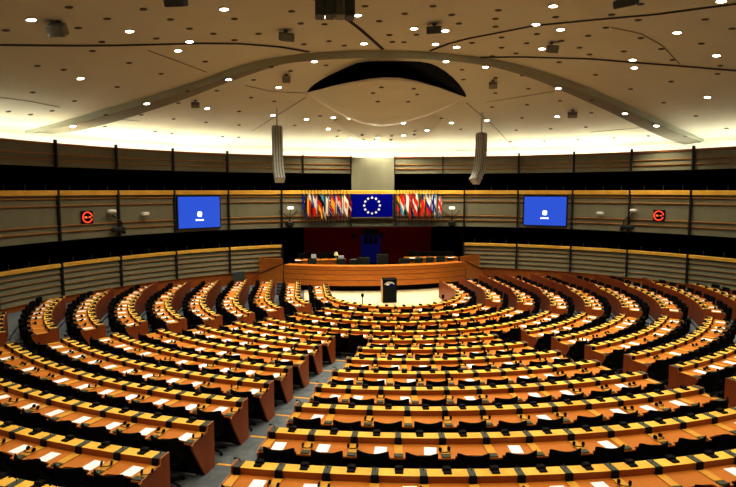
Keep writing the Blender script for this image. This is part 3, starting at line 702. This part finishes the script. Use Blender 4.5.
# side desks on the dais
def side_desk(x0, x1, y, z, side):
    o = Vector(((x0+x1)/2, y, .75)); t = thing('side_desk', 'wooden clerks desk on the dais behind the %s half of podium' % side, 'desk', o)
    mb = MB(); mb.box(((x0+x1)/2, y, (.75+z)/2), (x1-x0, .06, z-.75), bev=.01); mb.build('front_panel', M['podium'], t, o)
    mb = MB(); mb.box(((x0+x1)/2, y+.35, z+.02), (x1-x0+.06, .8, .04), bev=.01); mb.build('worktop', M['podium'], t, o)
    for x in (x0+.03, x1-.03): mb = MB(); mb.box((x, y+.38, (.75+z)/2), (.05, .7, z-.76)); mb.build('end_panel', M['podium'], t, o)
side_desk(-4.9, -1.75, 7.75, 1.57, 'left'); side_desk(2.1, 5.5, 7.75, 1.61, 'right')
# podium chairs
def podium_chair(x, y, zt, w, lab):
    o = Vector((x, y, .75)); t = thing('podium_chair', lab, 'chair', o, 0, 'podium chairs')
    mb = MB(); mb.box((x, y-.05, 1.18), (w, .5, .12), bev=.03); mb.build('seat', M['green'], t, o)
    mb = MB(); mb.box((x, y+.22, (1.24+zt)/2), (w, .11, zt-1.24), bev=.05); mb.build('backrest', M['green'], t, o)
    mb = MB(); mb.lathe((x, y, .75), [(.28, 0), (.26, .04), (.05, .07), (.04, .42)], 0, 10); mb.build('pedestal', M['blackp'], t, o)
pc = [(-3.85, .0, .55), (-2.1, .0, .55), (-1.35, -.02, .5), (-.72, .16, .75), (.42, .42, .72), (1.8, .0, .7), (2.75, -.01, .5), (3.5, -.01, .5), (4.25, .02, .55)]
for i, (x, dz, w) in enumerate(pc):
    podium_chair(x, pod(x).y+1.25, 1.80+dz*.7, w, 'dark green chair behind the podium desk, %s from the left' % ordn(i+1) if i != 4 else 'tall dark green presiding chair behind the podium, right of the blue door')
# clerks' chairs and monitors behind the side desks
def monitor(x, y, z, w, h, lab, m='blackp'):
    o = Vector((x, y, z)); t = thing('monitor', lab, 'monitor', o, 0, 'monitors on the dais')
    mb = MB(); mb.box((x, y, z+.10+h/2), (w, .04, h), bev=.01); mb.build('screen', M[m], t, o)
    mb = MB(); mb.lathe((x, y+.03, z), [(.11, 0), (.10, .015), (.02, .02), (.02, .16)], 0, 10); mb.build('stand', M['blackp'], t, o)
for i, x in enumerate((-4.5, -3.3, -2.75)): monitor(x, 8.1, 1.61, .50, .30, 'black monitor on the left clerks desk, %s from the left' % ordn(i+1))
for i, x in enumerate((2.95, 3.6, 4.4, 5.05)): monitor(x, 8.1, 1.65, .46, .28, 'black monitor on the right clerks desk, %s from the left' % ordn(i+1))
def cchair(x, side, i):
    o = Vector((x, 8.95, .75)); t = thing('clerk_chair', 'black chair behind the %s clerks desk, %s from the left' % (side, ordn(i)), 'chair', o, 0, 'clerks chairs')
    mb = MB(); mb.box((x, 8.95, 1.25), (.5, .48, .1), bev=.03); mb.build('seat', M['black'], t, o)
    mb = MB(); mb.box((x, 9.18, 1.62), (.52, .08, .66), bev=.04); mb.build('backrest', M['black'], t, o)
    mb = MB(); mb.lathe((x, 8.95, .75), [(.26, 0), (.24, .04), (.04, .06), (.04, .45)], 0, 10); mb.build('pedestal', M['blackp'], t, o)
for i, x in enumerate((-4.0, -3.2, -2.4)): cchair(x, 'left', i+1)
for i, x in enumerate((2.7, 3.5, 4.3, 5.1)): cchair(x, 'right', i+1)
def dais_paper(x, y, z, w, h, lab, tilt=0):
    mb = MB(); 
    for i in range(3): mb.box((i*.012, i*.008, .004+i*.006+ (h/2 if tilt else 0)), (w, .02 if tilt else .28, h if tilt else .005), X=(1, 0, 0))
    tag(obj('paper_stack', mb.mesh('paper_stack', M['paper']), None, (x, y, z)), lab, 'papers', 'papers on the dais')
dais_paper(-4.72, 7.6, 1.61, .34, .01, 'white paper stack at the far left of the left clerks desk')
dais_paper(-3.75, 7.85, 1.61, .30, .34, 'upright white sheet on the left clerks desk beside the monitors', 1)
dais_paper(-2.05, 7.6, 1.61, .34, .26, 'white papers propped at right end of the left clerks desk', 1)
dais_paper(2.5, 7.6, 1.65, .4, .01, 'white paper stack at left end of the right clerks desk')
dais_paper(5.0, 7.6, 1.65, .4, .01, 'white paper stack at right side of the right clerks desk')
o = Vector((-2.35, 7.62, 1.61)); t = thing('pale_topped_object', 'small unidentified pale-topped object on brass stem, on left clerks desk', 'lamp', o)  # unidentified cream object, shaped as a stem with a flared top
mb = MB(); mb.lathe(o, [(.10, 0), (.09, .03), (.03, .05), (.03, .30)], 0, 12); mb.build('base', M['rail'], t, o)
mb = MB(); mb.lathe(o, [(.15, .28), (.15, .30), (.08, .50), (.07, .50)], 0, 14); mb.build('pale_cone', M['wine'], t, o)
# blue door, wall lamps
DX = .42; o = Vector((DX, 12.5, .75)); t = thing('blue_door', 'bright blue door with dark glazed upper half in the dark red wall', 'door', o)
mb = MB(); mb.box((DX, 12.54, 1.75), (1.36, .06, 2.0), bev=.01); mb.build('door_leaf', M['blue'], t, o)
mb = MB()
for x in (-.35, .0, .35):
    mb.box((DX+x, 12.5, 2.42), (.28, .03, .62))
mb.build('glazing', M['bluedark'], t, o)
mb = MB(); mb.box((DX, 12.53, 2.98), (1.1, .06, .42), bev=.01); mb.build('sign_panel', M['bluedark'], t, o)
for x, l in ((-.75, 'left'), (1.2, 'right')):
    o = Vector((x, 12.58, 2.65)); t = thing('wall_lamp', 'small grey wall lamp on red wall %s of the blue door' % l, 'lamp', o, 0, 'wall lamps')
    mb = MB(); mb.box((x, 12.52, 2.75), (.24, .12, .46), bev=.04); mb.build('shade', M['arrayd'], t, o)
    mb = MB(); mb.box((x, 12.58, 2.75), (.16, .04, .3)); mb.build('back_plate', M['metal'], t, o)
# lectern
o = Vector((.15, 1.85, .012)); t = thing('lectern', 'black speaker lectern with white hemicycle emblem on the cream floor', 'lectern', o)
mb = MB(); mb.prism([(o+Vector((-.37, y, z)), o+Vector((.37, y, z))) for y, z in ((-.02, 0), (-.02, 1.20), (.42, 1.24), (.42, 0))]); mb.build('body', M['lectern'], t, o)
mb = MB(); mb.box(o+Vector((-.40, .2, .62)), (.05, .46, 1.22), bev=.01); mb.build('side_panel', M['edge'], t, o)
mb = MB(); mb.box(o+Vector((0, .2, 1.24)), (.80, .50, .03), Y=(0, .996, .09), Z=(0, -.09, .996), bev=.01); mb.build('top', M['black'], t, o)
mb = MB(); c = o+Vector((-.02, -.03, .93))
for (r0, r1, a0, a1) in ((.25, .21, 15, 165), (.185, .15, 25, 150), (.125, .095, 60, 160)):
    A = [c+Vector((r0*1.1*cos(R_(a)), 0, r0*.8*sin(R_(a)))) for a in range(a0, a1+1, 10)]; B = [c+Vector((r1*1.1*cos(R_(a)), 0, r1*.8*sin(R_(a)))) for a in range(a0, a1+1, 10)]; mb.strip(A, B)
mb.box(c+Vector((-.10, -.001, .05)), (.16, .004, .09)); lg = mb.build('emblem', M['whitem'], t, o)
mb = MB(); mb.lathe(c+Vector((.13, .0, .02)), [(.08, -.003), (.08, .003)], 0, 18, Z=(0, 1, 0)); mb.build('emblem_disc', M['flagblue'], t, o)
# microphone stands
for (px, py, yy, lab) in ((362.5, 296, -2.15, 'left of the lectern'), (443, 297, -1.3, 'right of the lectern')):
    d = ray(px, py); k = (yy-EYE.y)/d.y; p = EYE+d*k; o = Vector((p.x, p.y, .012)); t = thing('microphone_stand', 'black floor microphone stand %s' % lab, 'microphone stand', o)
    mb = MB(); mb.lathe(o, [(.16, 0), (.15, .03), (.03, .05)], 0, 14); mb.build('base', M['blackp'], t, o)
    mb = MB(); mb.tube([o+Vector((0, 0, .03)), Vector((p.x, p.y, p.z-.05))], .02, 0, 8); mb.build('pole', M['blackp'], t, o)
    mb = MB(); mb.lathe(Vector((p.x, p.y, p.z-.06)), [(.03, 0), (.07, .06), (.07, .14), (.03, .18)], 0, 12); mb.build('microphone_head', M['blackp'], t, o)

# ---------------------------------------------------------------- things on the walls
def frame_on_wall(px, py, inset=.10):
    p = on_wall(px, py, WR-inset); a = math.atan2(p.x-WC.x, p.y-WC.y)
    return p, Vector((cos(a), -sin(a), 0)), Vector((sin(a), cos(a), 0)), project(p)[2]/FPX     # point, right, outward, metres per px
def wscreen(px, py, w, h, lab):
    p, X, Y, s = frame_on_wall(px, py, .2); w = w/((project(p+X*.5)[0]-project(p-X*.5)[0])); h *= s
    t = thing('wall_screen', lab, 'screen', p); 
    mb = MB(); mb.box(p, (w+.14, .10, h+.14), X=X, Y=Y, bev=.015); mb.build('bezel', M['bezel'], t, p)
    mb = MB(); mb.box(p-Y*.055, (w, .015, h), X=X, Y=Y); d = mb.build('display', M['screen'], t, p)
    mb = MB(); c = p-Y*.065-Vector((0, 0, h*.06))
    n = 20; sq = [(abs(cos(2*PI*i/n))**.55*math.copysign(1, cos(2*PI*i/n)), abs(sin(2*PI*i/n))**.55*math.copysign(1, sin(2*PI*i/n))) for i in range(n)]
    mb.prism([(c+X*(w*.055*(x+.15*y))+Vector((0, 0, h*.085*(y-.12*x))), c-Y*.004+X*(w*.055*(x+.15*y))+Vector((0, 0, h*.085*(y-.12*x)))) for x, y in sq]); mb.build('logo', M['white'], d)
    mb = MB()
    for i in range(8): mb.box(c+X*(w*(-.088+.025*i))-Vector((0, 0, h*.19)), (w*.019, .006, h*(.05 if i % 3 else .062)), X=X, Y=Y)
    mb.build('caption', M['white'], d)
    for q in d.children: q.location = -p
wscreen(199.2, 212.2, 41.5, 31, 'large blue projection screen with white logo on left wall')
wscreen(545, 211, 42, 28.5, 'large blue projection screen with white logo on right wall')
def clock(px, py, lab):
    p, X, Y, s = frame_on_wall(px, py, .08); t = thing('wall_clock', lab, 'clock', p); Z = Vector((0, 0, 1))
    mb = MB(); mb.box(p, (.62, .08, .64), X=X, Y=Y, bev=.02); mb.build('housing', M['blackp'], t, p)
    mb = MB()
    for i in range(30):
        a = 2*PI*i/30+.1
        if i in (7, 8): continue
        mb.box(p-Y*.046+X*(.25*sin(a))+Z*(.25*cos(a)), (.048, .014, .062), X=X*cos(a)-Z*sin(a), Y=Y, Z=X*sin(a)+Z*cos(a))
    mb.build('led_ring', M['led'], t, p)
    mb = MB(); SEG = {'2': 'abged', '1': 'bc', '4': 'fgbc', '0': 'abcdef'}
    for k, ch in enumerate('2014'):
        cx = -.13+.075*k+(.035 if k > 1 else 0); w, h = .022, .038
        for g in SEG[ch]:
            x, z, hor = {'a': (0, h, 1), 'g': (0, 0, 1), 'd': (0, -h, 1), 'f': (-w, h/2, 0), 'b': (w, h/2, 0), 'e': (-w, -h/2, 0), 'c': (w, -h/2, 0)}[g]
            mb.box(p-Y*.046+X*(cx+x)+Z*z, (w*2.2 if hor else .018, .014, .018 if hor else h*1.1), X=X, Y=Y)
    mb.build('digits', M['ledo'], t, p)
clock(87, 217.3, 'round red LED wall clock in a black housing on left wall')
clock(659, 215.6, 'round red LED wall clock in a black housing on right wall')
# bracket lamps by the flags
def bracket_lamp(px, py, lab):
    p, X, Y, s = frame_on_wall(px, py, .35); t = thing('bracket_lamp', lab, 'lamp', p); Z = Vector((0, 0, 1))
    mb = MB(); mb.box(p, (.38, .16, .16), X=X, Y=Y, bev=.03); mb.build('lamp_head', M['white'], t, p)
    mb = MB(); q = p-Z*.68+Y*.2
    for k in (-.72, .52): mb.tube([q, p+X*k+Y*.25-Z*.15], .022)
    mb.tube([p-Z*.08, q], .02); mb.build('arm', M['post'], t, p)
    mb = MB(); mb.box(q-Z*.36, (.44, .3, .34), X=X, Y=Y, bev=.06); mb.tube([q, q-Z*.3], .05); mb.build('mount', M['post'], t, p)
bracket_lamp(290.5, 208, 'white bracket lamp on black arms left of the flag row'); bracket_lamp(452, 208, 'white bracket lamp on black arms right of the flag row')
# small wall cameras
def wcam(px, py, lab, arm=0):
    p, X, Y, s = frame_on_wall(px, py, .3); t = thing('wall_camera', lab, 'camera', p); Z = Vector((0, 0, 1))
    mb = MB(); mb.box(p, (.34, .3, .17), X=X, Y=Y, bev=.03); mb.build('camera_body', M['whitem'], t, p)
    mb = MB(); mb.tube([p+Y*.1, p+Y*.29], .03); mb.build('wall_arm', M['post'], t, p)
    if arm:
        o = p+X*(.35*arm)-Z*.75; t = thing('camera_bracket', 'black folding bracket arm below the camera on %s wall' % ('left' if px < 368 else 'right'), 'bracket', o)
        mb = MB(); mb.tube([p+X*.12*arm-Z*.2+Y*.2, p+X*.5*arm-Z*.55, p+X*.55*arm-Z*.95], .035, 0, 8); mb.build('arm', M['post'], t, o)
        mb = MB(); mb.box(p+X*.30*arm-Z*.95, (.75, .3, .26), X=X, Y=Y, bev=.07); mb.box(p+X*.62*arm-Z*1.12, (.2, .2, .16), X=X, Y=Y, bev=.04); mb.build('mount', M['post'], t, o)
wcam(112, 211.3, 'white box camera beside the post right of the left clock', 1); wcam(145.3, 213.7, 'small white wall camera left of the left blue screen')
wcam(600, 213.3, 'small white wall camera right of the right blue screen'); wcam(633.5, 210.6, 'white box camera beside the post left of the right clock', -1)
# grey monitor by the left wall base
p, X, Y, s = frame_on_wall(238.5, 277, .25); o = Vector((p.x, p.y, .1)); t = thing('floor_monitor', 'grey flat display standing against the wooden base of the left wall', 'monitor', o)
mb = MB(); mb.box(p+Vector((0, 0, .05)), (.82, .07, .56), X=X, Y=Y, bev=.02); mb.build('screen', M['grey'], t, o)
mb = MB(); mb.box(Vector((p.x, p.y, .36)), (.1, .06, .5), X=X, Y=Y); mb.box(Vector((p.x, p.y, .13)), (.6, .35, .05), X=X, Y=Y, bev=.01); mb.build('stand', M['metal'], t, o)
# strip lights under the galleries
stl = [(20,163.5),(68,168.5),(121,171.5),(577.7,174.8),(640.5,174),(703,173),(64.6,242),(180,233.2),(8,246),(582.7,231.8),(639,234.8),(527,230.5),(301,172.8),(690,238.5)]
for i, (px, py) in enumerate(sorted(stl)):
    p, X, Y, s = frame_on_wall(px, py, -.35); z = 7.09 if py < 200 else 3.58; p.z = z; a_ = 1
    mb = MB(); mb.box((0, 0, 0), (.55, .09, .05), X=X, Y=Y, bev=.012); q = mb.build('strip_light', M['strip']); q.location = p-Y*.1
    tag(q, 'faint white strip light under the %s gallery edge, %s from the left overall' % ('upper' if py < 200 else 'middle', ordn(i+1)), 'light', 'gallery strip lights')
# gallery microphones standing on the rails, gallery chairs
mb = MB(); mb.lathe((0, 0, 0), [(.04, 0), (.035, .02), (.012, .03), (.010, .2), (.016, .21), (.014, .27)], 0, 8); ME_gm = mb.mesh('gallery_microphone', M['arrayd'])
cnt = {}
for z, lv in ((5.94, 'middle'), (2.47, 'lower')):
    for a in [x+2.2+q*3.1 for x in [-69.2]+DIV[:-1]+[18.6, 29.1, 39.3, 49.3, 59.2] for q in range(3)]:
        p = wp(a, WR+.02, z)
        if in_view(p, 0):
            side = 'left' if a < 0 else 'right'; k = (lv, side); cnt[k] = cnt.get(k, 0)+1
            tag(obj('gallery_microphone', ME_gm, None, p), 'tiny pale microphone on the %s gallery rail, %s along the %s wall' % (lv, ordn(cnt[k]), side), 'microphone', 'gallery microphones')
cnt = {}
for a in [x+1.5+q*2.5 for x in [-69.2]+DIV[:-1]+[18.6, 29.1, 39.3, 49.3, 59.2] for q in range(4)]:
    p = wp(a, WR+1.0, 1.35)
    if in_view(p+Vector((0, 0, 1.2)), 0):
        side = 'left' if a < 0 else 'right'; cnt[side] = cnt.get(side, 0)+1; az = -R_(a)
        t = thing('gallery_chair', 'dark chair behind the lower gallery rail, %s along the %s wall' % (ordn(cnt[side]), side), 'chair', p, az, 'gallery chairs')
        s_ = obj('seat', ME_seat, t); bk = obj('backrest', ME_back, t); pd_ = obj('pedestal', ME_ped, t); bk.scale = (1, 1, 1.45); bk.location = (0, 0, -.08)

# ---------------------------------------------------------------- banner and flags
p, X, Y, s = frame_on_wall(372, 205.5, .22); Z = Vector((0, 0, 1)); W, H = 41.5*s, 22.8*s
t = thing('blue_banner', 'large blue banner with a circle of twelve white stars on the wall', 'banner', p)
mb = MB(); mb.box(p, (W, .05, H), X=X, Y=Y, bev=.008); cl = mb.build('cloth', M['flagblue'], t, p)
for i in range(12):
    a = 2*PI*i/12; c = p-Y*.03+X*(.345*H*sin(a))+Z*(.345*H*cos(a)); mb = MB(); pts = []
    for k in range(10):
        rr_ = .074*H if k % 2 == 0 else .034*H; w = 2*PI*k/10; pts.append((c+X*(rr_*sin(w))+Z*(rr_*cos(w)), c-Y*.012+X*(rr_*sin(w))+Z*(rr_*cos(w))))
    mb.prism(pts); mb.build('star', M['star'], t, p)
mb = MB(); mb.box(p-Z*(H/2+.05), (W+.1, .08, .07), X=X, Y=Y); mb.build('lower_rail', M['metal'], t, p)
FC = dict(k=(.012, .012, .014), r=(.55, .025, .02), y=(.75, .42, .03), b=(.015, .04, .28), w=(.72, .71, .68), g=(.02, .14, .05), o=(.60, .16, .02), n=(.01, .02, .12), l=(.10, .30, .55), d=(.17, .012, .02), v=(.02, .07, .04))
FM = {k: mat('flag_cloth_'+n_, c, .8, noise=(4, tuple(min(1, x*1.15) for x in c), (1, 1, 1)), spec=.1) for (k, c), n_ in zip(FC.items(), ('black', 'red', 'yellow', 'blue', 'white', 'green', 'orange', 'navy', 'light_blue', 'maroon', 'dark_green'))}
def H3(*c): return lambda u, v: c[min(len(c)-1, int(v*len(c)))]
def V3(*c): return lambda u, v: c[min(len(c)-1, int(u*len(c)))]
def cross(bg, fg, inner=None): 
    def f(u, v):
        du, dv = abs(u-.36), abs(v-.5)
        if inner and (du < .05 or dv < .08): return inner
        return fg if (du < .11 or dv < .16) else bg
    return f
def greek(u, v):
    if u < .4 and v < .55: return 'w' if abs(u-.2) < .06 or abs(v-.27) < .07 else 'b'
    return 'b' if int(v*9) % 2 == 0 else 'w'
def czech(u, v): return 'b' if u < .5-abs(v-.5) else ('w' if v < .5 else 'r')
def eu(u, v): return 'y' if abs(math.hypot((u-.5)*1.5, v-.5)-.3) < .05 and int(math.atan2(v-.5, u-.5)*4) % 2 == 0 else 'b'
def union(u, v):
    if abs(u-.5) < .07 or abs(v-.5) < .12: return 'r'
    if abs(u-.5) < .13 or abs(v-.5) < .2: return 'w'
    return 'w' if abs(abs(u-.5)-abs(v-.5)) < .06 else 'n'
def chequer(u, v): return ('r' if (int(u*14)+int(v*9)) % 2 else 'w') if abs(u-.5) < .16 and .2 < v < .7 else H3('r', 'w', 'b')(u, v)
def portugal(u, v): return 'y' if math.hypot(u-.4, v-.5) < .14 else ('g' if u < .4 else 'r')
LF = [(eu, 'blue flag with yellow stars'), (V3('k', 'y', 'r'), 'black, yellow and red vertical striped flag'), (H3('w', 'g', 'r'), 'white, green and red horizontal striped flag'), (czech, 'white and red flag with blue triangle'),
      (cross('r', 'w'), 'red flag with white cross'), (H3('k', 'r', 'y'), 'black, red and gold striped flag'), (H3('l', 'k', 'w'), 'blue, black and white striped flag'), (V3('g', 'w', 'o'), 'green, white and orange striped flag'),
      (greek, 'blue and white many-striped flag'), (H3('r', 'y', 'y', 'r'), 'red and yellow striped flag'), (V3('b', 'w', 'r'), 'blue, white and red vertical striped flag'), (chequer, 'red, white and blue flag with chequered shield'), (V3('g', 'w', 'r'), 'green, white and red vertical striped flag'), (lambda u, v: 'o' if math.hypot(u-.5, v-.45) < .2 else 'w', 'white flag with an orange centre'), (H3('d', 'd', 'w', 'd', 'd'), 'maroon flag with thin white stripe')]
RF = [(H3('y', 'v', 'r'), 'yellow, green and red striped flag'), (H3('r', 'w', 'l'), 'red, white and light blue striped flag'), (H3('r', 'w', 'g'), 'red, white and green striped flag'), (V3('w', 'r'), 'white and red vertical halved flag'),
      (H3('r', 'w', 'b'), 'red, white and dark blue striped flag'), (H3('r', 'w', 'r'), 'red flag with wide white band'), (H3('w', 'r'), 'white over red flag'), (portugal, 'green and red flag with yellow disc'), (V3('b', 'y', 'r'), 'blue, yellow and red vertical striped flag'),
      (H3('w', 'b', 'r'), 'white, blue and red striped flag'), (lambda u, v: 'r' if math.hypot(u-.3, v-.5) < .2 else H3('w', 'b', 'r')(u, v), 'white, blue and red flag with red shield'), (cross('w', 'b'), 'white flag with blue cross'), (cross('l', 'y'), 'light blue flag with yellow cross'), (union, 'navy flag with red and white crosses')]
fkeys = list(FM); fmats = [FM[k] for k in fkeys]
def flag(px, design, lab, seed):
    p, X, Y, s = frame_on_wall(px, 192, .40+.13*(seed % 2)); rg = random.Random(seed); o = Vector((p.x, p.y, 3.75)); t = thing('flag', lab, 'flag', o)
    zt = 5.80
    mb = MB(); mb.tube([o, Vector((p.x, p.y, zt+.08))], .012, 0, 6); mb.build('pole', M['post'], t, o)
    mb = MB(); mb.lathe(Vector((p.x, p.y, zt+.06)), [(.012, 0), (.03, .05), (.012, .12)], 0, 8); mb.build('finial', M['post'], t, o)
    mb = MB(); NU, NV = 12, 14; hh, fly = 1.05, .72; ph = rg.uniform(0, 6); sw_ = rg.uniform(.30, .36); top = Vector((p.x, p.y, zt))
    def q(i, j):
        u, v = i/NU, j/NV; return top+X*(.01+sw_*u*(1-.25*v*u)+.015*sin(u*9+ph))-Y*(.03+.05*sin(u*7+ph+v*1.5)+.006*(seed % 5))-Z*(v*hh+u*fly*(.9+.1*v))
    for i in range(NU):
        for j in range(NV): mb.add([q(i, j), q(i+1, j), q(i+1, j+1), q(i, j+1)], [(0, 1, 2, 3)], fkeys.index(design((i+.5)/NU, (j+.5)/NV)))
    mb.build('cloth', fmats, t, o)
for i, (dsg, l) in enumerate(LF): flag(302+44.5*i/(len(LF)-1), dsg, l+', %s from left in the left flag row' % ordn(i+1), i)
for i, (dsg, l) in enumerate(RF): flag(396.5+41.5*i/(len(RF)-1), dsg, l+', %s from left in the right flag row' % ordn(i+1), 50+i)

# ---------------------------------------------------------------- world and view
w = bpy.data.worlds.new('world'); bpy.context.scene.world = w; w.use_nodes = True
w.node_tree.nodes['Background'].inputs[0].default_value = (1, .85, .62, 1); w.node_tree.nodes['Background'].inputs[1].default_value = .02
vs_ = bpy.context.scene.view_settings; vs_.view_transform = 'Standard'; vs_.look = 'None'; vs_.exposure = .15; vs_.gamma = .80
